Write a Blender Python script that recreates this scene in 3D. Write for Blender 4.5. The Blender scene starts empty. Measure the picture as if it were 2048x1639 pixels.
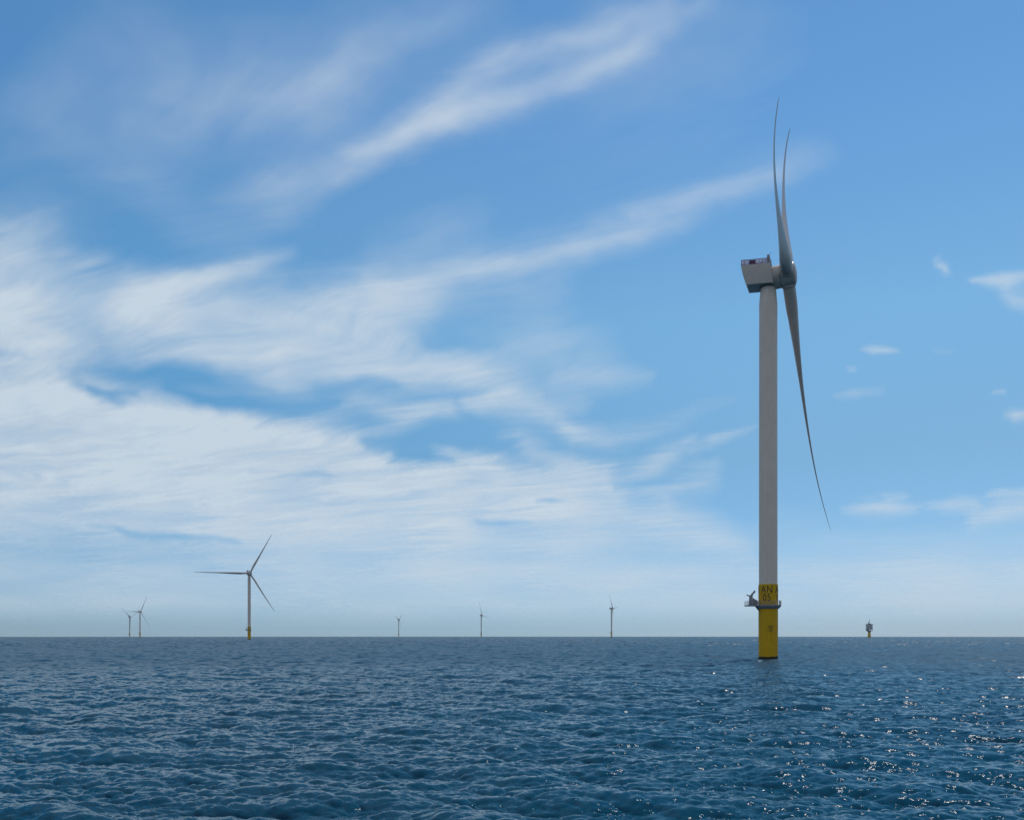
import bpy, bmesh, math, random
import numpy as np
from mathutils import Matrix, Vector
R = math.radians
S = bpy.context.scene
C = S.collection
random.seed(4)

# ------------------------------------------------------------------ camera
F = 1768.0 / 2048.0            # focal length / picture width
CAMH = 7.75
cd = bpy.data.cameras.new('camera'); cam = bpy.data.objects.new('camera', cd); C.objects.link(cam)
cam.location = (0, 0, CAMH); cam.rotation_euler = (R(90), 0, 0)
cd.sensor_width = 36; cd.lens = 36 * F; cd.shift_y = 450.0 / 2048.0
cd.clip_start = 0.5; cd.clip_end = 500000
S.camera = cam
S.render.resolution_x = 1024; S.render.resolution_y = 819

# ------------------------------------------------------------------ sun, sky, exposure
SUN_AZ, SUN_EL = 32.0, 56.0     # azimuth clockwise from +Y
sd = bpy.data.lights.new('sun', 'SUN'); sun = bpy.data.objects.new('sun', sd); C.objects.link(sun)
sd.energy = 3.0; sd.angle = R(0.5); sd.color = (1.0, 0.95, 0.88)
sv = Vector((math.sin(R(SUN_AZ)) * math.cos(R(SUN_EL)), math.cos(R(SUN_AZ)) * math.cos(R(SUN_EL)), math.sin(R(SUN_EL))))
sun.rotation_euler = sv.to_track_quat('Z', 'Y').to_euler()
sun.location = (200, 300, 400)
S.view_settings.view_transform = 'Standard'; S.view_settings.look = 'None'
S.view_settings.exposure = 0.0; S.view_settings.gamma = 1.0
S.cycles.max_bounces = 6; S.cycles.volume_bounces = 0; S.cycles.sample_clamp_indirect = 3.0; S.cycles.sample_clamp_direct = 3.2

W = bpy.data.worlds.new('World'); S.world = W; W.use_nodes = True
nt = W.node_tree; nt.nodes.clear()

class NB:                                   # small node-building helper
    def __init__(s, t): s.t = t
    def n(s, kind, **kw):
        x = s.t.nodes.new(kind)
        for k, v in kw.items(): setattr(x, k, v)
        return x
    def put(s, sock, v):
        if isinstance(v, bpy.types.NodeSocket): s.t.links.new(v, sock)
        elif v is not None: sock.default_value = v
    def m(s, op, a, b=None, c=None, clamp=False):
        x = s.n('ShaderNodeMath', operation=op, use_clamp=clamp)
        s.put(x.inputs[0], a); s.put(x.inputs[1], b); s.put(x.inputs[2], c)
        return x.outputs[0]
    def v(s, op, a, b=None, c=None, out=0):
        x = s.n('ShaderNodeVectorMath', operation=op)
        s.put(x.inputs[0], a); s.put(x.inputs[1], b)
        if op == 'SCALE': s.put(x.inputs[3], c)
        elif c is not None: s.put(x.inputs[2], c)
        return x.outputs[out]
    def xyz(s, x, y, z):
        q = s.n('ShaderNodeCombineXYZ'); s.put(q.inputs[0], x); s.put(q.inputs[1], y); s.put(q.inputs[2], z)
        return q.outputs[0]
    def sep(s, v):
        q = s.n('ShaderNodeSeparateXYZ'); s.put(q.inputs[0], v); return q.outputs
    def map(s, v, a, b, c=0.0, d=1.0, smooth=True):
        q = s.n('ShaderNodeMapRange'); q.interpolation_type = 'SMOOTHSTEP' if smooth else 'LINEAR'
        for i, k in enumerate((v, a, b, c, d)): s.put(q.inputs[i], k)
        return q.outputs[0]
    def noise(s, v, scale, detail=4, rough=0.5, dist=0.0, color=False):
        q = s.n('ShaderNodeTexNoise'); s.put(q.inputs['Vector'], v)
        q.inputs['Scale'].default_value = scale; q.inputs['Detail'].default_value = detail
        q.inputs['Roughness'].default_value = rough; q.inputs['Distortion'].default_value = dist
        return q.outputs['Color' if color else 'Fac']
    def mapping(s, v, loc=(0, 0, 0), rot=0.0, scale=(1, 1, 1), kind='TEXTURE'):
        q = s.n('ShaderNodeMapping', vector_type=kind); s.put(q.inputs[0], v)
        q.inputs[1].default_value = loc; q.inputs[2].default_value = (0, 0, rot); q.inputs[3].default_value = scale
        return q.outputs[0]
    def mix(s, f, a, b):
        q = s.n('ShaderNodeMix', data_type='RGBA'); s.put(q.inputs[0], f)
        s.put(q.inputs[6], a); s.put(q.inputs[7], b); return q.outputs[2]

b = NB(nt)
sky = b.n('ShaderNodeTexSky', sky_type='NISHITA'); sky.sun_disc = False
sky.sun_elevation = R(SUN_EL); sky.sun_rotation = R(SUN_AZ)
sky.altitude = 0; sky.air_density = 1.0; sky.dust_density = 0.0; sky.ozone_density = 3.0
tc = b.n('ShaderNodeTexCoord')
d = tc.outputs['Generated']
dx, dy, dz = b.sep(d)
# air tint by height above the horizon, and deeper blue away from the sun
tint = b.n('ShaderNodeValToRGB'); b.put(tint.inputs[0], b.map(dz, 0.0, 0.6, 0.0, 1.0, False))
er = tint.color_ramp.elements
TINT = [(0.0, (.56, .635, .97)), (.03, (.58, .66, .95)), (.1, (.62, .75, .89)), (.19, (.68, .84, .86)), (.325, (.82, 1.12, 1.08)), (.5, (.76, 1.12, 1.20))]
for i, (p_, c_) in enumerate(TINT):
    e_ = er[i] if i < 2 else er.new(p_ / .6)
    e_.position = p_ / .6; e_.color = c_ + (1,)
away = b.map(b.v('DOT_PRODUCT', d, tuple(sv), out=1), .80, .45)
far_tint = b.mix(away, (1, 1, 1, 1), (.64, .90, 1.02, 1))
skc = b.v('MULTIPLY', b.v('MULTIPLY', sky.outputs[0], tint.outputs[0]), far_tint)
bg1 = b.n('ShaderNodeBackground'); b.put(bg1.inputs[0], skc); bg1.inputs[1].default_value = 0.10
wo = b.n('ShaderNodeOutputWorld'); nt.links.new(bg1.outputs[0], wo.inputs[0])

# ------------------------------------------------------------------ materials
def mat(name, col, rough=0.5, metal=0.0, var=0.12, scale=0.6, streak=0.0, spec=0.5):
    m = bpy.data.materials.new(name); m.use_nodes = True
    t = m.node_tree; B = NB(t); p = t.nodes['Principled BSDF']
    o = B.n('ShaderNodeTexCoord').outputs['Object']
    n1 = B.noise(o, scale, 5, .6)
    f = n1
    if streak:
        n2 = B.noise(B.mapping(o, scale=(.35, .35, 6.0)), 1.0, 4, .6)
        f = B.m('ADD', B.m('MULTIPLY', n1, 1 - streak), B.m('MULTIPLY', n2, streak))
    f = B.map(f, .3, .7)
    c1 = tuple(min(1, x * (1 + var)) for x in col) + (1,); c0 = tuple(x * (1 - var) for x in col) + (1,)
    B.put(p.inputs['Base Color'], B.mix(f, c0, c1))
    p.inputs['Roughness'].default_value = rough; p.inputs['Metallic'].default_value = metal
    p.inputs['Specular IOR Level'].default_value = spec
    return m
M_tower = mat('tower_paint', (.57, .465, .395), .45, var=.07, scale=.25, streak=.6)
M_nac = mat('nacelle_paint', (.41, .35, .31), .4, var=.05, scale=.5)
M_blade = mat('blade_paint', (.35, .305, .275), .35, var=.05, scale=.2)
M_steel = mat('galvanised_steel', (.22, .21, .225), .55, .2, var=.15, scale=2)
M_dark = mat('dark_steel', (.06, .065, .07), .5, .3, var=.2, scale=2)
M_rail = mat('maroon_rail_paint', (.10, .012, .06), .5, var=.1)
M_mesh = mat('pale_lilac_mesh', (.62, .56, .68), .6, var=.05)
M_letter = mat('black_lettering', (.035, .015, .008), .6, var=.2, scale=3)
M_box = mat('grey_cladding', (.36, .355, .36), .55, var=.25, scale=.25)
def pile_material():
    m = mat('yellow_pile_paint', (.50, .275, .001), .6, var=.10, scale=.45, streak=.6, spec=.2)
    t = m.node_tree; B = NB(t); p = t.nodes['Principled BSDF']
    base = p.inputs['Base Color'].links[0].from_socket
    o = B.n('ShaderNodeTexCoord').outputs['Object']; z = B.sep(o)[2]
    zz_ = B.m('ADD', z, B.m('MULTIPLY', B.noise(o, .55, 4, .6), -1.0))
    B.put(p.inputs['Base Color'], B.mix(B.map(zz_, 0.25, 0.45), (.012, .012, .006, 1), base))
    return m
M_yel = pile_material()

# ------------------------------------------------------------------ helpers
def link(name, me, m=None, parent=None, smooth=False):
    o = bpy.data.objects.new(name, me); C.objects.link(o)
    if m: me.materials.append(m)
    if parent: o.parent = parent
    if smooth:
        for p in me.polygons: p.use_smooth = True
    return o
def bm_obj(name, bm, m, parent=None, smooth=False, sharp=None):
    bmesh.ops.recalc_face_normals(bm, faces=bm.faces)
    me = bpy.data.meshes.new(name); bm.to_mesh(me); bm.free()
    o = link(name, me, m, parent, smooth)
    if smooth and sharp:
        me.set_sharp_from_angle(angle=R(sharp))
    return o
def empty(name, loc, rz=0.0):
    o = bpy.data.objects.new(name, None); C.objects.link(o); o.location = loc; o.rotation_euler = (0, 0, rz)
    o.empty_display_size = 2
    return o
def tag(o, label, cat, group=None):
    o['label'] = label; o['category'] = cat
    if group: o['group'] = group
def revolve(bm, prof, seg=64, mtx=None, cap=True):        # prof: (radius, z)
    rings = []
    for r, z in prof:
        rings.append([bm.verts.new((r * math.cos(2 * math.pi * i / seg), r * math.sin(2 * math.pi * i / seg), z)) for i in range(seg)])
    for a, c in zip(rings, rings[1:]):
        for i in range(seg): bm.faces.new((a[i], a[(i + 1) % seg], c[(i + 1) % seg], c[i]))
    if cap:
        bm.faces.new(rings[0]); bm.faces.new(rings[-1])
    if mtx is not None: bmesh.ops.transform(bm, matrix=mtx, verts=[v for r in rings for v in r])
def box(bm, a, c, mtx=None):
    x0, y0, z0 = a; x1, y1, z1 = c
    vs = [bm.verts.new(p) for p in ((x0,y0,z0),(x1,y0,z0),(x1,y1,z0),(x0,y1,z0),(x0,y0,z1),(x1,y0,z1),(x1,y1,z1),(x0,y1,z1))]
    if mtx is not None:
        for v in vs: v.co = mtx @ v.co
    for f in ((0,1,2,3),(4,5,6,7),(0,1,5,4),(1,2,6,5),(2,3,7,6),(3,0,4,7)): bm.faces.new([vs[i] for i in f])
def tube(bm, p, q, r, r2=None, seg=10):
    p, q = Vector(p), Vector(q); dd = q - p
    m = Matrix.Translation(p) @ dd.to_track_quat('Z', 'Y').to_matrix().to_4x4()
    revolve(bm, [(r, 0), (r if r2 is None else r2, dd.length)], seg, m)
def beam(bm, p, q, w, h=None, w2=None):                   # rectangular bar, can taper
    p, q = Vector(p), Vector(q); dd = q - p; h = h or w; w2 = w2 or w
    m = Matrix.Translation(p) @ dd.to_track_quat('Z', 'Y').to_matrix().to_4x4()
    k = w2 / w
    L = dd.length
    vs = [bm.verts.new(m @ Vector(c)) for c in ((-w/2,-h/2,0),(w/2,-h/2,0),(w/2,h/2,0),(-w/2,h/2,0),
          (-w/2*k,-h/2*k,L),(w/2*k,-h/2*k,L),(w/2*k,h/2*k,L),(-w/2*k,h/2*k,L))]
    for f in ((0,1,2,3),(4,5,6,7),(0,1,5,4),(1,2,6,5),(2,3,7,6),(3,0,4,7)): bm.faces.new([vs[i] for i in f])
def prism(bm, pts, y0, y1, mtx=None):                     # outline in x,z extruded along y
    A = [bm.verts.new((x, y0, z)) for x, z in pts]; B_ = [bm.verts.new((x, y1, z)) for x, z in pts]
    if mtx is not None:
        for v in A + B_: v.co = mtx @ v.co
    bm.faces.new(A); bm.faces.new(B_)
    for i in range(len(pts)):
        j = (i + 1) % len(pts); bm.faces.new((A[i], A[j], B_[j], B_[i]))
def bevel(o, w, seg=2):
    md = o.modifiers.new('bevel', 'BEVEL'); md.width = w; md.segments = seg; md.limit_method = 'ANGLE'; md.angle_limit = R(35)

def lettering(text, height, radius, ang, z, name, parent, m=M_letter, wide=.80):
    """letters cut from sheet and laid round a cylinder; ang = direction they face"""
    cu = bpy.data.curves.new('t', 'FONT'); cu.body = text; cu.align_x = 'CENTER'; cu.size = height / 0.70
    cu.space_line = 0.775; cu.space_character = 1.08; cu.offset = 0.006 * height
    to = bpy.data.objects.new('t', cu); C.objects.link(to)
    dg = bpy.context.evaluated_depsgraph_get(); me = bpy.data.meshes.new_from_object(to.evaluated_get(dg))
    bpy.data.objects.remove(to); bpy.data.curves.remove(cu)
    bm = bmesh.new(); bm.from_mesh(me); bpy.data.meshes.remove(me)
    bmesh.ops.triangulate(bm, faces=bm.faces)
    for _ in range(3):
        es = [e for e in bm.edges if e.calc_length() > .35]
        if es: bmesh.ops.subdivide_edges(bm, edges=es, cuts=1); bmesh.ops.triangulate(bm, faces=bm.faces)
    g = bmesh.ops.extrude_face_region(bm, geom=bm.faces[:])
    for v in [v for v in g['geom'] if isinstance(v, bmesh.types.BMVert)]: v.co.z += .02
    for v in bm.verts:
        a = ang + v.co.x * wide / radius; r = radius + .015 + v.co.z
        v.co = Vector((r * math.cos(a), r * math.sin(a), z + v.co.y))
    return bm_obj(name, bm, m, parent)

# ------------------------------------------------------------------ cirrus sheet, eight kilometres up
def perlin(x, y, seed=0):
    rng = np.random.default_rng(seed); p = rng.permutation(256); p = np.concatenate([p, p])
    ang = rng.random(256) * 2 * np.pi; gx, gy = np.cos(ang), np.sin(ang)
    xi = np.floor(x).astype(int); yi = np.floor(y).astype(int); xf = x - xi; yf = y - yi; xi &= 255; yi &= 255
    u = xf ** 3 * (xf * (xf * 6 - 15) + 10); v = yf ** 3 * (yf * (yf * 6 - 15) + 10)
    def g(i, j, a, c): h = p[p[(xi + i) & 255] + ((yi + j) & 255)]; return gx[h] * a + gy[h] * c
    n0 = g(0, 0, xf, yf) * (1 - u) + g(1, 0, xf - 1, yf) * u
    n1 = g(0, 1, xf, yf - 1) * (1 - u) + g(1, 1, xf - 1, yf - 1) * u
    return (n0 * (1 - v) + n1 * v) * 1.45
def fbm(x, y, o, seed, gain=.5):
    s = 0; a = 1; t = 0
    for k in range(o):
        s = s + a * perlin(x * 2 ** k + 17.3 * k, y * 2 ** k - 9.1 * k, seed + k); t += a * a; a *= gain
    return s / math.sqrt(t)
# each stroke: [(x, y, half width, strength), ...] read off as bearings and heights (chart units), joined by segments
CL = [
 # long streak rising to the right, splitting in two
 [(400,470,44,.10),(540,405,42,.28),(640,352,29,.36),(740,298,26,.50),(850,252,25,.56),(960,218,24,.48),(1060,190,22,.40),(1160,160,19,.32),(1240,120,22,.34),(1330,60,24,.24),(1420,10,26,.14)],
 [(820,262,30,.34),(880,205,32,.42),(950,150,30,.44),(1030,112,26,.36),(1120,86,24,.27),(1220,52,28,.30),(1330,20,28,.22)],
 [(900,235,36,.24),(1000,180,46,.20),(1100,140,46,.15),(1200,100,44,.12)],
 [(640,190,50,.14),(700,130,40,.22),(790,80,40,.16),(900,30,50,.10)],
 # veil over the upper left
 [(230,110,110,.09),(400,160,110,.15),(620,210,100,.15)],
 [(280,250,60,.12),(400,220,60,.18),(520,180,60,.18),(700,110,80,.15),(900,60,100,.10)],
 [(60,250,80,.08),(200,330,50,.15),(320,390,44,.15),(430,440,44,.08)],
 [(40,240,80,.10),(100,170,60,.08)],
 [(1300,60,120,.10),(1500,60,120,.07)],[(1100,300,120,.05),(1400,200,140,.06)],
 # second streak
 [(640,640,50,.4),(740,600,46,.52),(850,566,38,.56),(960,538,34,.54),(1060,514,30,.52),(1160,492,28,.50),(1260,462,28,.44),(1350,425,28,.37),(1440,382,27,.33),(1540,345,28,.22),(1640,310,30,.06)],
 [(780,500,40,.12),(870,462,34,.22),(950,430,34,.12)],
 [(860,620,40,.2),(980,590,40,.2),(1100,560,40,.15)],
 # middle left bank
 [(-60,490,60,.56),(40,500,62,.56),(130,520,60,.50),(220,560,50,.42),(300,600,44,.5)],
 [(-60,600,70,.68),(60,610,80,.62),(180,630,60,.50),(280,640,50,.50)],
 [(240,620,30,.35),(330,580,26,.58),(430,550,22,.58),(510,525,18,.44),(580,506,14,.22)],
 [(300,640,60,.54),(430,640,64,.58),(560,640,66,.62),(680,645,60,.60),(780,640,50,.55),(860,630,40,.3)],
 [(240,700,34,.45),(360,700,46,.62),(480,710,50,.68),(600,720,46,.66),(700,720,40,.60),(780,700,44,.5)],
 [(-60,680,50,.75),(60,680,46,.6),(160,690,30,.38)],
 [(700,740,34,.5),(830,740,42,.62),(930,750,40,.66),(1010,780,38,.60),(1080,810,26,.40),(1140,800,24,.22)],
 [(960,700,50,.24),(1080,690,60,.34),(1180,690,50,.26)],[(1120,745,24,.32),(1220,745,26,.40),(1300,748,16,.22)],
 [(640,820,14,.2),(720,800,16,.42),(800,812,18,.46),(900,815,20,.48),(970,800,18,.3)],
 [(700,880,14,.3),(780,850,16,.42),(840,825,14,.34)],
 [(1060,820,18,.2),(1110,845,18,.46),(1150,870,22,.48),(1230,880,20,.32),(1300,850,18,.22),(1400,820,16,.18),(1470,800,12,.08)],
 [(1020,870,18,.34),(1060,900,22,.3)],
 # great lower bank
 [(-60,790,80,.92),(60,790,70,.90),(170,810,50,.82),(260,830,36,.72),(340,838,28,.62)],
 [(-60,880,90,.72),(100,880,90,.78),(260,890,80,.86),(400,890,70,.88),(520,900,64,.86),(640,920,50,.80),(740,945,36,.70)],
 [(-60,960,80,.62),(150,970,80,.72),(400,980,80,.86),(600,990,80,.86),(760,1010,70,.84),(900,1040,55,.76)],
 [(420,850,30,.60),(520,850,28,.62),(610,868,30,.62),(700,895,30,.62),(760,915,22,.55)],
 [(700,960,40,.7),(800,950,40,.78),(880,938,26,.72),(950,928,18,.5),(985,925,10,.2)],
 [(860,885,7,.15),(900,900,9,.40),(950,920,12,.5),(1010,945,18,.5)],
 [(860,985,44,.80),(980,985,46,.82),(1080,975,40,.80),(1160,970,34,.74),(1220,965,26,.55)],
 [(1000,1020,34,.72),(1120,1020,36,.78),(1220,1020,34,.74),(1300,1035,34,.62),(1400,1060,34,.52),(1480,1085,28,.34)],
 [(1080,925,16,.3),(1150,940,18,.45),(1220,950,16,.4)],
 [(1240,985,24,.5),(1300,940,20,.46),(1340,905,16,.40),(1390,885,12,.32)],
 [(1330,1000,30,.42),(1400,960,26,.34),(1440,930,14,.2)],
 [(1380,905,8,.2),(1440,880,9,.34),(1500,858,7,.16)],
 [(-60,1040,44,.35),(200,1050,40,.48),(400,1060,30,.42),(600,1060,40,.46),(800,1070,36,.44),(1000,1085,26,.45),(1200,1080,26,.50),(1400,1095,22,.34),(1500,1100,20,.2)],
 [(200,1050,8,.2),(300,1056,8,.35),(400,1066,7,.2)],
 [(-1500,1150,44,.3),(-60,1135,44,.50),(300,1140,44,.54),(700,1135,46,.56),(1100,1145,44,.60),(1500,1160,44,.58),(2100,1150,50,.58),(3600,1160,50,.3)],
 [(-1500,1225,40,.3),(-60,1220,40,.50),(700,1220,44,.46),(1500,1225,44,.46),(2100,1220,40,.36),(3600,1225,40,.3)],
 [(640,1100,5,.16),(720,1098,6,.34),(790,1104,5,.14)],
 [(1560,1060,40,.12),(1700,1080,30,.16),(2100,1080,30,.2),(3200,1080,30,.08)],
 # little clouds on the right
 [(1872,524,7,0.23),(1886,534,8,0.56),(1897,542,5,0.23)],
 [(1945,562,8,0.39),(1975,564,11,0.58),(2010,560,10,0.55),(2060,556,10,0.47)],[(2010,580,14,0.35),(2040,598,16,0.47),(2080,610,16,0.39)],
 [(1738,696,5,0.23),(1756,700,8,0.51),(1782,702,7,0.48),(1812,704,4,0.16)],[(1714,729,4,0.23),(1728,730,4,0.23)],
 [(1672,796,8,0.11),(1710,790,11,0.25),(1760,784,8,0.11)],[(1998,828,7,0.23),(2020,828,11,0.47),(2055,826,9,0.39)],
 [(1690,1020,8,0.20),(1730,1018,13,0.43),(1775,1014,16,0.55),(1820,1012,11,0.35)],[(1770,994,6,0.31),(1800,990,6,0.27)],
 [(1850,1008,9,0.31),(1900,1008,12,0.48),(1950,1012,11,0.43)],[(1950,1040,14,0.35),(2010,1020,20,0.51),(2080,1010,22,0.51)],[(1975,990,8,0.39),(2060,985,9,0.39)],
 [(1975,780,4,0.23),(1998,779,4,0.23)],[(1880,711,6,0.12),(1910,711,6,0.12)],
]
CH = [   # gaps
 [(430,440,40,.25),(560,470,30,.3),(700,500,24,.25)],[(140,440,24,.3),(300,500,24,.4),(420,500,24,.35)],
 [(1180,600,60,.4),(1300,620,60,.4)],[(1360,1000,14,.3),(1440,1010,20,.4),(1500,1020,24,.4)],[(1000,660,40,.25),(900,660,20,.35)],
 [(1150,900,10,.35),(1230,915,10,.4)],[(1190,800,20,.3),(1260,800,16,.3)],
 [(110,732,8,.2),(200,746,14,.42),(300,742,20,.80),(400,752,18,.8),(500,764,14,.55),(560,772,8,.25)],
 [(330,770,14,.6),(400,790,16,.8),(500,800,18,.85),(590,808,14,.55),(660,800,8,.3)],
 [(180,780,6,.3),(220,790,8,.5),(260,782,6,.3)],[(-40,700,8,.36),(50,714,8,.22)],[(140,752,12,.35),(190,790,12,.5),(235,805,10,.4)],
 [(640,780,16,.4),(720,770,16,.5),(790,768,10,.3)],
 [(860,690,12,.4),(930,690,15,.55),(1000,694,10,.35)],
 [(740,885,12,.5),(800,880,22,.8),(870,868,28,.8),(930,868,22,.7),(1010,880,14,.4)],
 [(790,905,10,.6),(850,905,12,.75),(900,918,6,.4)],
 [(890,800,8,.3),(940,845,12,.5)],
 [(1240,968,7,.4),(1285,968,9,.6),(1330,962,7,.3)],[(1085,998,5,.3),(1120,997,6,.5),(1150,997,4,.2)],
 [(170,1046,5,.2),(260,1066,7,.5),(380,1076,7,.5),(480,1080,6,.3)],[(960,1043,5,.3),(1010,1043,6,.5),(1060,1043,4,.2)],
 [(520,940,6,.15),(640,950,8,.2)],[(600,560,14,.3),(720,556,12,.2)],[(1085,930,10,.4),(1000,895,8,.4)],
]
def strokes(px, py, lists):
    T = np.ones_like(px)
    for st in lists:
        best = np.zeros_like(px)
        for (x0, y0, w0, s0), (x1, y1, w1, s1) in zip(st, st[1:]):
            m = 3.2 * max(w0, w1) * 1.3
            sel = (px > min(x0, x1) - m) & (px < max(x0, x1) + m) & (py > min(y0, y1) - m) & (py < max(y0, y1) + m)
            if not sel.any(): continue
            qx, qy = px[sel], py[sel]
            L2 = (x1 - x0) ** 2 + (y1 - y0) ** 2
            t = np.clip(((qx - x0) * (x1 - x0) + (qy - y0) * (y1 - y0)) / L2, 0, 1)
            d = np.hypot(qx - x0 - t * (x1 - x0), qy - y0 - t * (y1 - y0))
            v = (s0 + (s1 - s0) * t) * np.exp(-.72 * (d / ((w0 + (w1 - w0) * t) * 1.0)) ** 2)
            best[sel] = np.maximum(best[sel], v)
        T *= 1 - best
    return 1 - T
def cloud_density(dx, dy, dz):
    """opacity of the cirrus sheet seen along directions (dx, dy, dz) from the origin"""
    zc = np.maximum(dz, .02); sx, sy = dx / zc, dy / zc
    c, s = math.cos(math.radians(-36)), math.sin(math.radians(-36))
    a, e = sx * c + sy * s, -sx * s + sy * c                 # along and across the streaks
    wx, wy = fbm(a * .9, e * .9, 3, 40) * .22, fbm(a * .9 + 5, e * .9 + 9, 3, 50) * .22
    a2, e2 = a + wx, e + wy
    fib = fbm(a2 * .55, e2 * 3.2, 6, 1, .60)
    fib2 = fbm(a2 * 1.1, e2 * 6.5, 5, 60, .62)
    puff = fbm(a2 * 1.5, e2 * 2.4, 5, 11, .55)
    y_ = np.maximum(dy, .05)
    px = 1024 + 1768 * dx / y_; py = 1269.5 - 1768 * dz / y_
    flat = np.clip((py - 900) / 300, 0, 1)                    # near the horizon everything is drawn out sideways
    ax, ay = px / 1768, py / 1768
    wpx = 26 * fbm(ax * 9, ay * 14, 4, 21, .55) + 60 * fib * .25
    wpy = (15 * fbm(ax * 8, ay * 12, 4, 31, .55)) * (1 - .65 * flat) + 5 * fib2 * (1 - flat)
    M = strokes(px + wpx, py + wpy, CL); H = strokes(px + wpx, py + wpy, CH)
    front = np.clip((dy - .25) / .25, 0, 1) * np.clip((.72 - dz) / .12, 0, 1) * (dy > .05)
    sun_c = dx * .350 + dy * .539 + dz * .766                 # clear sky round the sun
    gen = np.clip(.74 + .28 * fbm(a2 * .35, e2 * .6, 4, 77), 0, .85) * np.clip((.985 - sun_c) / .12, 0, 1)  # unseen cloud outside the front view, thickened to make the ambient light more neutral
    M = M * (1 - np.clip(1.25 * H, 0, .96)) * front + gen * (1 - front)
    low = fbm(ax * 5, ay * 26, 5, 91, .55)
    fine = fbm(a2 * 2.6, e2 * 15, 4, 120, .6)
    broad = fbm(ax * 6 + .3 * fib, ay * 10, 4, 150, .55)
    n = (.46 * fib + .34 * puff + .27 * fib2 + .16 * fine + .55 * broad) * (1 - flat) + (.12 * fib + .55 * low + .5 * broad) * flat
    M = M + .15 * M * (1 - M) * (2 * M - .9)
    amp = (.78 - .20 * flat) * (4 * M * (1 - M)) ** .55 * .58 + .20 * M
    D = M + amp * n * (.35 + .75 * M)
    D = np.clip(D, 0, 1); D = D * np.clip(M / .05, 0, 1)
    return np.clip(D * .89, 0, .89) * np.clip((dz - .004) / .03, 0, 1)

def cloud_sheet():
    RE, H = 6371000.0, 8000.0
    az = np.radians(np.concatenate([np.arange(-34, 34.01, .085), np.arange(35, 326, 1.5)]))
    el = np.radians(np.concatenate([np.arange(.55, 38, .085), np.arange(38.5, 90, 1.5)]))
    E_, A_ = np.meshgrid(el, az, indexing='ij')
    dx, dy, dz = np.sin(A_) * np.cos(E_), np.cos(A_) * np.cos(E_), np.sin(E_)
    D = cloud_density(dx, dy, dz)
    t = np.sqrt((RE * dz) ** 2 + 2 * RE * H + H * H) - RE * dz
    co = np.stack([dx * t, dy * t, dz * t], -1).reshape(-1, 3).astype(np.float32)
    ne, na = E_.shape
    i = np.arange(ne - 1)[:, None] * na; j = np.arange(na)[None, :]; j2 = (j + 1) % na
    f = np.stack([i + j, i + j2, i + na + j2, i + na + j], -1).reshape(-1, 4)
    d = D.reshape(-1); f = f[d[f].max(1) > .012]
    used = np.unique(f); remap = np.zeros(len(co), np.int32); remap[used] = np.arange(len(used)); f = remap[f]; co = co[used]; d = d[used]
    me = bpy.data.meshes.new('cirrus_clouds')
    me.vertices.add(len(co)); me.vertices.foreach_set('co', co.ravel())
    me.loops.add(len(f) * 4); me.loops.foreach_set('vertex_index', f.ravel().astype(np.int32))
    me.polygons.add(len(f)); me.polygons.foreach_set('loop_start', np.arange(len(f), dtype=np.int32) * 4)
    me.polygons.foreach_set('use_smooth', np.ones(len(f), dtype=bool))
    at = me.attributes.new('cloud_cover', 'FLOAT', 'POINT'); at.data.foreach_set('value', d.astype(np.float32))
    me.update()
    m = bpy.data.materials.new('ice_cloud'); m.use_nodes = True; t_ = m.node_tree; t_.nodes.clear(); B = NB(t_)
    a = B.n('ShaderNodeAttribute', attribute_name='cloud_cover').outputs['Fac']
    tr = B.n('ShaderNodeBsdfTransparent'); tl = B.n('ShaderNodeBsdfTranslucent'); tl.inputs[0].default_value = (.71, .725, .68, 1)
    mx = B.n('ShaderNodeMixShader'); B.put(mx.inputs[0], a); t_.links.new(tr.outputs[0], mx.inputs[1]); t_.links.new(tl.outputs[0], mx.inputs[2])
    o = B.n('ShaderNodeOutputMaterial'); t_.links.new(mx.outputs[0], o.inputs[0])
    ob = link('cirrus_clouds', me, m); ob['kind'] = 'structure'
    return ob
cloud_sheet()

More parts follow.
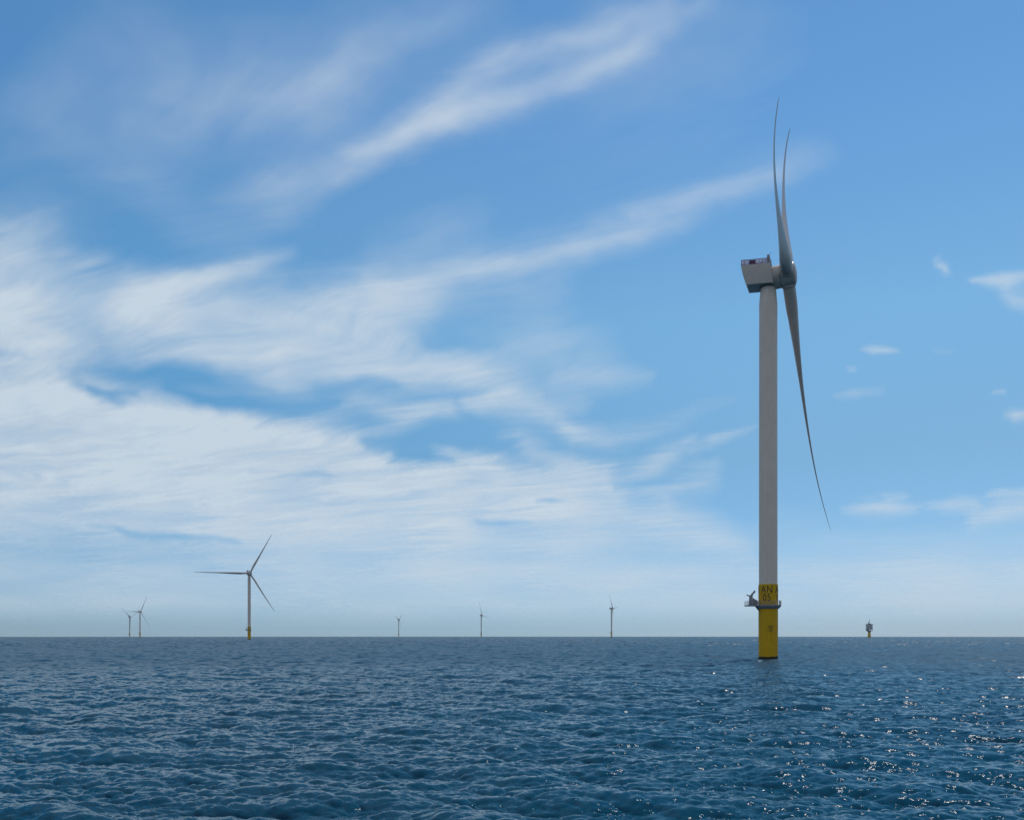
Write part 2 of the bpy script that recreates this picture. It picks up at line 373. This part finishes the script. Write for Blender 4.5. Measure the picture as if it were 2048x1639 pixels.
# ------------------------------------------------------------------ sea
def sea_mesh():
    rng = np.random.default_rng(11)
    g = 9.81
    wd = np.array([-0.42, -0.90]); wd /= np.linalg.norm(wd)
    def tile(L, n, kmin, kmax, V):
        k1 = np.fft.fftfreq(n, L / n) * 2 * np.pi
        kx, ky = np.meshgrid(k1, k1, indexing='ij'); k = np.hypot(kx, ky); k[0, 0] = 1e-6
        c = (kx * wd[0] + ky * wd[1]) / k
        sp = np.exp(-1 / (k * V * V / g) ** 2) / k ** 3.7 * (0.05 + np.clip(c, 0, 1) ** 3 + .10 * c ** 2)
        sp *= 1 / (1 + (kmin / k) ** 10) / (1 + (k / kmax) ** 10); sp[0, 0] = 0
        a = np.sqrt(sp) * (rng.normal(size=(n, n)) + 1j * rng.normal(size=(n, n))) * (2 * np.pi / L)
        h = np.fft.ifft2(a).real * n * n
        X = np.fft.ifft2(-1j * kx / k * a).real * n * n; Y = np.fft.ifft2(-1j * ky / k * a).real * n * n
        sx = np.fft.ifft2(1j * kx * a).real * n * n
        return h, X, Y, sx
    tiles = [(211.0, 512, 0.03, 1.1, 0.0), (73.0, 512, 1.1, 5.0, 0.4), (29.0, 512, 5.0, 22.0, 0.9)]
    T = [tile(L, n, a, c, 4.4) for L, n, a, c, _ in tiles]
    var = sum(float((t[3] ** 2).mean()) for t in T)
    T[2] = tuple(q * 1.55 for q in T[2]); T[1] = tuple(q * 1.15 for q in T[1])
    k_ = 0.180 / math.sqrt(var)                    # rms slope along x
    print('Hs', 4 * k_ * math.sqrt(sum(float((t[0] ** 2).mean()) for t in T)))
    # polar grid
    rr = [2.0]
    while rr[-1] < 14000:
        r = rr[-1]
        dr = .6 if r < 28 else max(.14, r * .0034)
        rr.append(r + dr)
    rr = np.array(rr)
    fine = np.radians(np.linspace(-37, 37, 1050))
    coarse = np.radians(np.linspace(37, 323, 190)[1:-1])
    th = np.concatenate([fine, coarse])
    nr, na = len(rr), len(th); print('sea', nr, na)
    Rg, Tg = np.meshgrid(rr, th, indexing='ij')
    x = Rg * np.sin(Tg); y = Rg * np.cos(Tg)
    z = np.zeros_like(x); ox = np.zeros_like(x); oy = np.zeros_like(x)
    sp = np.gradient(rr)[:, None]
    for (L, n, a, c, rot), (h, X, Y, sx) in zip(tiles, T):
        cr, sr = math.cos(rot * .35), math.sin(rot * .35)
        u = (x * cr + y * sr) / L * n; v = (-x * sr + y * cr) / L * n
        iu = np.floor(u).astype(int); iv = np.floor(v).astype(int); fu = u - iu; fv = v - iv
        def samp(q):
            i0, i1, j0, j1 = iu % n, (iu + 1) % n, iv % n, (iv + 1) % n
            return (q[i0, j0] * (1-fu) * (1-fv) + q[i1, j0] * fu * (1-fv) + q[i0, j1] * (1-fu) * fv + q[i1, j1] * fu * fv)
        lam = 2 * math.pi / math.sqrt(max(a, .15) * c)
        fade = np.clip(1.7 - sp / lam * .9, 0.0, 1)          # waves finer than the mesh are left out
        z += k_ * samp(h) * fade
        dxl, dyl = k_ * samp(X) * fade, k_ * samp(Y) * fade
        ox += dxl * cr - dyl * sr; oy += dxl * sr + dyl * cr
    near = np.clip(Rg / 20, 0, 1)
    x = x + ox * 1.15 * near; y = y + oy * 1.15 * near
    z = z - (x * x + y * y) / (2 * 6371000.0)
    co = np.stack([x, y, z], -1).reshape(-1, 3).astype(np.float32)
    i = np.arange(nr - 1)[:, None] * na; j = np.arange(na)[None, :]; j2 = (j + 1) % na
    f = np.stack([i + j, i + j2, i + na + j2, i + na + j], -1).reshape(-1, 4)[:, ::-1]
    me = bpy.data.meshes.new('sea'); nv, nf = len(co), len(f)
    me.vertices.add(nv); me.vertices.foreach_set('co', co.ravel())
    me.loops.add(nf * 4); me.loops.foreach_set('vertex_index', f.ravel().astype(np.int32))
    me.polygons.add(nf); me.polygons.foreach_set('loop_start', np.arange(nf, dtype=np.int32) * 4)
    me.polygons.foreach_set('use_smooth', np.ones(nf, dtype=bool))
    me.update(); me.validate()
    return me
def sea_material():
    m = bpy.data.materials.new('sea_water'); m.use_nodes = True
    t = m.node_tree; B = NB(t); p = t.nodes['Principled BSDF']
    geo = B.n('ShaderNodeNewGeometry'); pos = geo.outputs['Position']
    xy = B.v('MULTIPLY', pos, (1, 1, 0))
    dist = B.v('LENGTH', xy, out=1)
    rot = B.mapping(xy, rot=R(-25), scale=(1.9, .60, 1), kind='TEXTURE')
    n0 = B.v('SUBTRACT', B.noise(rot, 14.0, 2, .6, color=True), (.5, .5, .5))
    n1 = B.v('SUBTRACT', B.noise(rot, 3.4, 3, .6, color=True), (.5, .5, .5))
    n2 = B.v('SUBTRACT', B.noise(rot, .8, 3, .6, color=True), (.5, .5, .5))
    patch = B.map(B.noise(B.mapping(xy, rot=R(20), scale=(60, 22, 1)), 1.0, 4, .55), .3, .7, .7, 1.3)
    a0 = B.m('MULTIPLY', B.map(dist, 50, 260, .6, .25), patch)
    a1 = B.m('MULTIPLY', B.map(dist, 50, 400, .45, .30), patch)
    a2 = B.m('MULTIPLY', B.map(dist, 120, 900, .05, .9), patch)
    n3 = B.v('SUBTRACT', B.noise(B.mapping(xy, rot=R(-25), scale=(2.2, 1, 1)), .16, 4, .6, color=True), (.5, .5, .5))
    n4 = B.v('SUBTRACT', B.noise(B.mapping(xy, scale=(6, 45, 1)), 1.0, 4, .65, color=True), (.5, .5, .5))   # gust lanes
    n3 = B.v('ADD', n3, B.v('SCALE', n4, None, .8))
    n2 = B.v('ADD', n2, B.v('SCALE', n3, None, B.map(dist, 150, 900, 0.0, 2.4)))
    pert = B.v('ADD', B.v('SCALE', n0, None, a0), B.v('ADD', B.v('SCALE', n1, None, a1), B.v('SCALE', n2, None, a2)))
    pert = B.v('MULTIPLY', pert, (1, 1, 0))
    nrm = B.v('NORMALIZE', B.v('ADD', geo.outputs['Normal'], pert))
    B.put(p.inputs['Normal'], nrm)
    col = B.mix(B.map(B.noise(xy, .02, 3, .5), .35, .65), (.001, .038, .074, 1), (.0012, .046, .088, 1))
    B.put(p.inputs['Base Color'], col)
    B.put(p.inputs['Roughness'], B.map(dist, 35, 320, .06, .34)); p.inputs['IOR'].default_value = 1.19
    return m
sea = link('sea', sea_mesh(), sea_material()); sea['kind'] = 'structure'

# ------------------------------------------------------------------ wind turbine
YAW, TILT = 21.2, 5.5
def frame(yaw, tilt=0.0):
    y, t = R(yaw), R(tilt)
    n = Vector((math.cos(y) * math.cos(t), -math.sin(y) * math.cos(t), math.sin(t)))
    s = Vector((math.sin(y), math.cos(y), 0)); u = n.cross(s)
    m = Matrix((n, s, u)).transposed().to_4x4()
    return m
RB = 89.4
def blade_mesh():
    bm = bmesh.new(); rings = []; ns = 60; nc = 28
    for i in range(ns):
        q = (i / (ns - 1)) ** 1.1; r = 2.4 + (RB - 2.4) * q; q = r / RB
        # chord, relative thickness, twist
        ch = np.interp(q, [0, .03, .09, .18, .26, .4, .6, .8, .93, .98, 1], [3.9, 3.9, 4.2, 5.2, 5.0, 3.9, 2.6, 1.75, 1.15, .75, .12])
        th = np.interp(q, [0, .03, .09, .18, .26, .4, .6, .8, 1], [1, 1, .88, .56, .42, .30, .24, .2, .16])
        tw = R(np.interp(q, [0, .1, .2, .3, .45, .65, .85, 1], TWIST))
        round_ = np.interp(q, [0, .03, .15], [1, 1, 0])
        n0 = r * math.tan(R(.36)) + 4.21 * q ** 4; g0 = -2.42 * q ** 2
        ring = []
        for k in range(nc):
            a = 2 * math.pi * k / nc
            cx = math.cos(a)
            # round section and aerofoil section (leading edge +y)
            ry, rx = .5 * math.cos(a), .5 * math.sin(a)
            tpos = (1 - cx) / 2
            y_af = .32 - tpos
            tk = 5 * (0.2969 * math.sqrt(tpos) - .126 * tpos - .3516 * tpos ** 2 + .2843 * tpos ** 3 - .1036 * tpos ** 4)
            x_af = tk * (1 if math.sin(a) >= 0 else -1) * 1.0 + .03 * math.sin(math.pi * tpos)
            yy_ = round_ * ry + (1 - round_) * y_af; xx_ = (round_ * rx + (1 - round_) * x_af * th) if round_ < 1 else rx
            if 0 < round_ < 1: xx_ = round_ * rx + (1 - round_) * x_af * th
            X, Y = xx_ * ch, yy_ * ch
            ring.append(bm.verts.new((n0 + X * math.cos(tw) + Y * math.sin(tw), g0 - X * math.sin(tw) + Y * math.cos(tw), r)))
        rings.append(ring)
    for a, c in zip(rings, rings[1:]):
        for k in range(nc): bm.faces.new((a[k], a[(k + 1) % nc], c[(k + 1) % nc], c[k]))
    bm.faces.new(rings[0]); bm.faces.new(rings[-1])
    return bm
TWIST = [22, 22, 18, 14, 9, 5, 2, 0]

def deck_rail(bm, pts, h, rr=.04, mids=2, z=0.0, closed=False):
    n = len(pts)
    for i in range(n):
        p = Vector((*pts[i], z)); tube(bm, p, p + Vector((0, 0, h)), rr, seg=6)
        if i < n - 1 or closed:
            q = Vector((*pts[(i + 1) % n], z))
            for k in range(mids + 1):
                hh = h * (1 - k / (mids + 1)); tube(bm, p + Vector((0, 0, hh)), q + Vector((0, 0, hh)), rr * .8, seg=6)

def make_turbine():
    root = empty('wind_turbine', (0, 0, 0))
    # monopile and yellow transition piece up to 24.3 m
    bm = bmesh.new(); revolve(bm, [(3.06, -12), (3.06, 16.1), (3.06, 18.6), (3.06, 24.3)], 96)
    pile = bm_obj('foundation_pile', bm, M_yel, root, True, 40)
    for k in range(4):
        a = R(-106.2 - 8.5 + 90 * k)
        lettering('AN\n05', 2.28, 3.06, a, 21.45, 'lettering', pile)
    lettering('AN\n05', 1.05, 3.06, R(-106.2 + 15), 10.0, 'lettering', pile)
    # tower, cans with faint flange rings
    bm = bmesh.new()
    prof = [(3.0, 24.3), (2.93, 24.42)]
    for z0, z1, r0, r1 in ((24.42, 52, 2.93, 2.91), (52, 84, 2.91, 2.88), (84, 115.4, 2.88, 2.86)):
        prof += [(r0, z0 + .1), (r1, z1 - .1), (r1 + .018, z1 - .08), (r1 + .018, z1 + .08)]
    prof += [(2.84, 115.7), (2.45, 120.3), (2.45, 120.9)]
    revolve(bm, prof, 96); bm_obj('tower', bm, M_tower, root, True, 30)
    # service platform
    bm = bmesh.new()
    revolve(bm, [(3.07, 16.35), (3.35, 16.35), (4.1, 17.2), (4.1, 17.62), (3.07, 17.62)], 24, cap=False)
    box(bm, (-7.35, -1.9, 17.15), (-3.2, 1.6, 17.55))                        # laydown deck
    prism(bm, [(-4.3, 17.15), (-3.0, 17.15), (-3.0, 15.7), (-3.35, 15.9)], -.2, .2)
    plat = bm_obj('service_platform', bm, M_steel, root)
    bm = bmesh.new()
    pts = [(4.02 * math.cos(R(a)), 4.02 * math.sin(R(a))) for a in range(-150, 151, 15)]
    deck_rail(bm, pts, 1.25, .05, 2, 17.62)
    deck_rail(bm, [(-4.1, -1.85), (-5.2, -1.85), (-6.3, -1.85), (-7.3, -1.85), (-7.3, 0), (-7.3, 1.55), (-5.6, 1.55), (-4.1, 1.55)], 1.2, .05, 2, 17.55)
    bm_obj('guard_rail', bm, M_steel, plat)
    # davit crane
    bm = bmesh.new()
    tube(bm, (-5.9, -.4, 17.55), (-5.9, -.4, 18.1), .62, .55, 16)
    beam(bm, (-5.95, -.4, 18.0), (-5.7, -.4, 20.6), .95, .9, .95)
    crane = bm_obj('davit_crane', bm, M_steel, root, False)
    bevel(crane, .05)
    bm = bmesh.new(); beam(bm, (-6.0, -.4, 20.1), (-4.45, -.4, 22.25), 1.0, .8, .42); beam(bm, (-4.75, -.4, 21.55), (-4.55, -.4, 22.0), .55)
    bm_obj('crane_boom', bm, M_steel, crane)
    bm = bmesh.new(); beam(bm, (-5.9, -.4, 20.3), (-7.15, -.4, 20.9), .3, .3); beam(bm, (-5.5, -.4, 20.1), (-3.9, -.4, 19.0), .16)
    bm_obj('winch_arm', bm, M_dark, crane)
    bm = bmesh.new(); prism(bm, [(-5.0, 17.56), (-3.65, 17.56), (-3.5, 18.4), (-3.75, 19.0), (-5.0, 19.65)], -1.2, .9)
    cab = bm_obj('control_cabinet', bm, M_steel, root); bevel(cab, .06)
    # davit arm posts on the right-hand side
    for a in (-12, 8, 30):
        bm = bmesh.new(); tube(bm, (4.0 * math.cos(R(a)), 4.0 * math.sin(R(a)), 17.6), (4.0 * math.cos(R(a)), 4.0 * math.sin(R(a)), 19.1), .09, seg=8)
        bm_obj('mooring_post', bm, M_dark, plat)
    # nacelle (yawing part): local x runs towards the rotor
    bm = bmesh.new()
    side = [(-8.3, 128.0), (-7.6, 124.6), (-6.45, 121.35), (1.9, 120.95), (1.6, 124.2), (.95, 127.45)]
    prism(bm, side, -3.85, 3.85)
    nac = bm_obj('nacelle', bm, M_nac, root); bevel(nac, .12, 3)
    bm = bmesh.new()                                        # dark yaw bearing collar
    revolve(bm, [(2.75, 120.62), (2.75, 121.1)], 64); bm_obj('yaw_bearing', bm, M_dark, nac, True, 40)
    bm = bmesh.new()
    ys = (-3.75, 3.75)
    zt = lambda x: 128.0 - (x + 8.3) * .06
    for yv in ys:
        for i, x in enumerate((-8.15, -7.0, -5.9, -4.8, -3.7, -2.5, -1.5, -.5, .3)):
            tube(bm, (x, yv, zt(x) - .1), (x, yv, zt(x) + 1.55), .07, seg=6)
        tube(bm, (-8.15, yv, zt(-8.15) + 1.55), (.3, yv, zt(.3) + 1.55), .09, seg=6)
        tube(bm, (-8.15, yv, zt(-8.15) + .12), (.3, yv, zt(.3) + .12), .08, seg=6)
        tube(bm, (-2.4, yv, zt(-2.4) + .1), (.6, yv, zt(.3) + 1.4), .08, seg=6)
    for z_ in (1.55, .12): tube(bm, (-8.15, -3.75, zt(-8.15) + z_), (-8.15, 3.75, zt(-8.15) + z_), .08, seg=6)
    for yv in (-2.5, -1.2, 0, 1.2, 2.5): tube(bm, (-8.15, yv, 127.9), (-8.15, yv, 129.5), .06, seg=6)
    bm_obj('hoist_platform_rail', bm, M_rail, nac)
    for x0, x1 in ((-8.05, -7.05), (-6.95, -5.95), (-3.6, -2.6), (-2.4, -1.6), (-1.4, -.6), (-.4, .2)):
        bm = bmesh.new(); prism(bm, [(x0, zt(x0) + .25), (x1, zt(x1) + .25), (x1, zt(x1) + 1.42), (x0, zt(x0) + 1.42)], -3.77, -3.73)
        bm_obj('windbreak_panel', bm, M_mesh, nac)
    bm = bmesh.new()
    prism(bm, [(-5.75, zt(-5.7) - .05), (-2.75, zt(-2.7) - .05), (-3.7, zt(-3.7) + 1.5), (-5.75, zt(-5.75) + 1.5)], -3.4, -1.2)
    bm_obj('hoist_locker', bm, M_rail, nac)
    bm = bmesh.new()
    prism(bm, [(-.05, 127.3), (1.5, 126.2), (1.15, 127.9), (.72, 130.1), (-.05, 130.15)], -3.8, -3.0)
    prism(bm, [(-.05, 127.3), (1.5, 126.2), (1.15, 127.9), (.72, 130.1), (-.05, 130.15)], 3.0, 3.8)
    box(bm, (-.1, -3.0, 128.9), (.5, 3.0, 129.6))
    bm_obj('sensor_frame', bm, M_steel, nac)
    bm = bmesh.new(); tube(bm, (.7, -3.4, 130.1), (1.05, -3.4, 130.9), .06, seg=6)
    bm_obj('wind_sensor', bm, M_dark, nac)
    bm = bmesh.new(); tube(bm, (.7, 3.4, 130.1), (.7, 3.4, 131.3), .05, seg=6); bm_obj('wind_sensor', bm, M_dark, nac)
    bm = bmesh.new()                                         # direct-drive generator drum
    mt = Matrix.Translation((0, 0, 123.62)) @ Matrix.Rotation(-R(TILT), 4, 'Y') @ Matrix.Rotation(R(90), 4, 'Y')
    revolve(bm, [(3.0, .9), (3.55, 1.2), (3.62, 1.5), (3.62, 3.75), (3.5, 3.85)], 80, mt)
    bm_obj('generator', bm, M_nac, nac, True, 35)
    # hub with three blades
    bm = bmesh.new()
    mt = Matrix.Rotation(R(90), 4, 'Y')
    revolve(bm, [(3.3, -2.15), (3.56, -2.08), (3.6, -1.9), (3.6, 1.85), (3.5, 2.15), (3.2, 2.4), (2.6, 2.62), (1.8, 2.8), (.9, 2.9), (.05, 2.92)], 80, mt)
    hub = bm_obj('rotor_hub', bm, M_nac, root, True, 40)
    for k in range(3):
        bm = blade_mesh()
        # blade collar is part of the blade root
        revolve(bm, [(2.25, 3.0), (2.25, 3.75), (2.1, 3.85)], 48)
        bl = bm_obj('rotor_blade', bm, M_blade, hub, True, 50)
    return root

def pose(root, yaw, az, tilt=TILT, over=6.06, scale=(1, 1, 1), slim=1.0):
    k = 0
    for ch in root.children:
        if ch.name.startswith('nacelle'): ch.rotation_euler = (0, 0, -R(yaw))
        if ch.name.startswith('rotor_hub'):
            m = frame(yaw, tilt); n = m.col[0].to_3d()
            ch.matrix_local = Matrix.Translation(Vector((0, 0, 123.62)) + n * over) @ m
            for bl in ch.children:
                a = (-60, 60, 180)[k] - az
                bl.rotation_euler = (-R(a), 0, 0); bl.scale = (slim, slim, scale[k]); k += 1
def copy_tree(o, parent=None):
    c = o.copy(); C.objects.link(c); c.parent = parent
    for ch in list(o.children): copy_tree(ch, c)
    return c
def place(root, px, hub_px):
    """put a turbine along the line of sight; distance from how high its hub stands above the horizon"""
    dist = 3000.0
    for _ in range(20):
        drop = (dist ** 2) * (1 + ((px - 1024) / 1768) ** 2) / (2 * 6371000.0)
        dist = (124.2 - CAMH - drop) * 1768 / (1269.5 - hub_px)
    root.location = ((px - 1024) / 1768 * dist, dist, -drop)
    return dist
GR = 'offshore wind turbines standing on yellow monopiles'
near = make_turbine(); near.location = (83.5, 288.1, 0)
pose(near, YAW, 24.75)
tag(near, 'huge close wind turbine with AN 05 in black on its yellow base', 'wind turbine', GR)
FAR = [  # px, hub y, yaw, az, scales, label
 (498.5, 1146, 62, 30, (1.13, .97, .95), 'second largest wind turbine, left of centre, one blade level to the left'),
 (280, 1222.5, 24, 30, (1, 1, 1), 'small far wind turbine, right one of the close pair at far left'),
 (259.3, 1233, 21, -8, (1, 1, 1), 'smallest turbine at far left, left one of the close pair, partly overlapped by a blade'),
 (797.4, 1238.5, 21, 10, (1, 1, 1), 'tiny most distant wind turbine between the left group and picture centre'),
 (962.5, 1230, 21, -38, (1, 1, 1), 'small distant wind turbine just left of picture centre with one blade upright'),
 (1223, 1216.5, 21, -25, (1, 1, 1), 'distant wind turbine between picture centre and the huge close turbine'),
]
for px, hy, yaw, az, sc, lab in FAR:
    o = copy_tree(near); print(lab[:30], place(o, px, hy)); pose(o, yaw, az, scale=sc, slim=.76); tag(o, lab, 'wind turbine', GR)

# ------------------------------------------------------------------ transformer platform on a single pile
def make_station():
    D_ = 3000.0; X_ = (1738.5 - 1024) / 1768 * D_
    drop = (X_ ** 2 + D_ ** 2) / (2 * 6371000.0)
    root = empty('transformer_platform', (X_, D_, -drop), R(24))
    bm = bmesh.new(); revolve(bm, [(5.2, -8), (5.0, 2), (4.5, 12), (4.2, 20)], 48)
    bm_obj('foundation_pile', bm, M_yel, root, True, 40)
    bm = bmesh.new()
    prism(bm, [(-4, 19.5), (4, 19.5), (10, 23.0), (10, 24), (-10, 24), (-10, 23.0)], -1.2, 1.2)
    prism(bm, [(-4, 19.5), (4, 19.5), (9, 23.2), (9, 24), (-9, 24), (-9, 23.2)], -1.2, 1.2, Matrix.Rotation(R(90), 4, 'Z'))
    box(bm, (-10, -6.5, 23.4), (10, 6.5, 24.2))
    bm_obj('cellar_deck', bm, M_dark, root)
    for x in (-8.3, 0, 8.3):
        for y in (-5.5, 5.5):
            bm = bmesh.new(); tube(bm, (x, y, 24.2), (x, y, 28.2), .6, seg=10); bm_obj('deck_column', bm, M_dark, root)
    bm = bmesh.new(); box(bm, (-8, -3, 24.2), (-4.5, 4, 28.2)); bm_obj('stair_tower', bm, M_dark, root)
    bm = bmesh.new()
    box(bm, (-9.3, -6, 27.2), (9.3, 6, 45.2))
    for x in np.arange(-8.8, 9.0, 1.35): box(bm, (x - .18, -6.25, 27.6), (x + .18, -6.0, 44.8))
    for z in (33.5, 38.8): box(bm, (-9.6, -6.6, z - .2), (9.6, 6.4, z + .2))
    t = bm_obj('topside', bm, M_box, root)
    bm = bmesh.new(); box(bm, (-9.6, -7, 45.2), (11, 7, 46.2)); box(bm, (-3, -3, 46.2), (3, 3, 48.0))
    bm_obj('roof_deck', bm, M_dark, t)
    bm = bmesh.new(); box(bm, (-12.4, -5, 28.0), (-9.3, 4, 28.7)); box(bm, (-13.6, -3, 33.2), (-9.6, -1, 33.9))
    deck_rail(bm, [(-12.3, -4.9), (-12.3, -2), (-12.3, 3.9)], 1.3, .12, 1, 28.7)
    bm_obj('side_balcony', bm, M_dark, t)
    bm = bmesh.new(); tube(bm, (1.5, 0, 45), (1.5, 0, 63.5), .75, .35, 10); tube(bm, (1.5, 0, 59), (1.5, 0, 61), .95, seg=10)
    bm_obj('antenna_mast', bm, M_dark, t)
    bm = bmesh.new(); tube(bm, (-8.4, -5, 46), (-8.4, -5, 51), 1.0, seg=10); beam(bm, (-7.6, -5, 50.6), (-12.2, -5, 52.6), 1.7, 1.7, 1.2)
    bm_obj('deck_crane', bm, M_dark, t)
    bm = bmesh.new(); prism(bm, [(-8.0, 40.0), (-3.6, 40.0), (-3.6, 43.4), (-8.0, 43.4)], -6.7, -6.28)
    bm_obj('louvre_panel', bm, M_tower, t)
    tag(root, 'grey boxy transformer platform with a mast on one yellow pile, right part of horizon', 'offshore platform')
make_station()

# ------------------------------------------------------------------ air
bm = bmesh.new(); box(bm, (-14300, -14300, -40), (14300, 14300, 232))
hm = bpy.data.materials.new('sea_haze'); hm.use_nodes = True; ht = hm.node_tree; ht.nodes.clear()
ho = ht.nodes.new('ShaderNodeOutputMaterial'); hv = ht.nodes.new('ShaderNodeVolumePrincipled')
hv.inputs['Color'].default_value = (.72, .84, .95, 1); hv.inputs['Density'].default_value = 2.2e-5; hv.inputs['Anisotropy'].default_value = .2
ht.links.new(hv.outputs[0], ho.inputs['Volume'])
hz = bm_obj('haze', bm, hm); hz['kind'] = 'stuff'
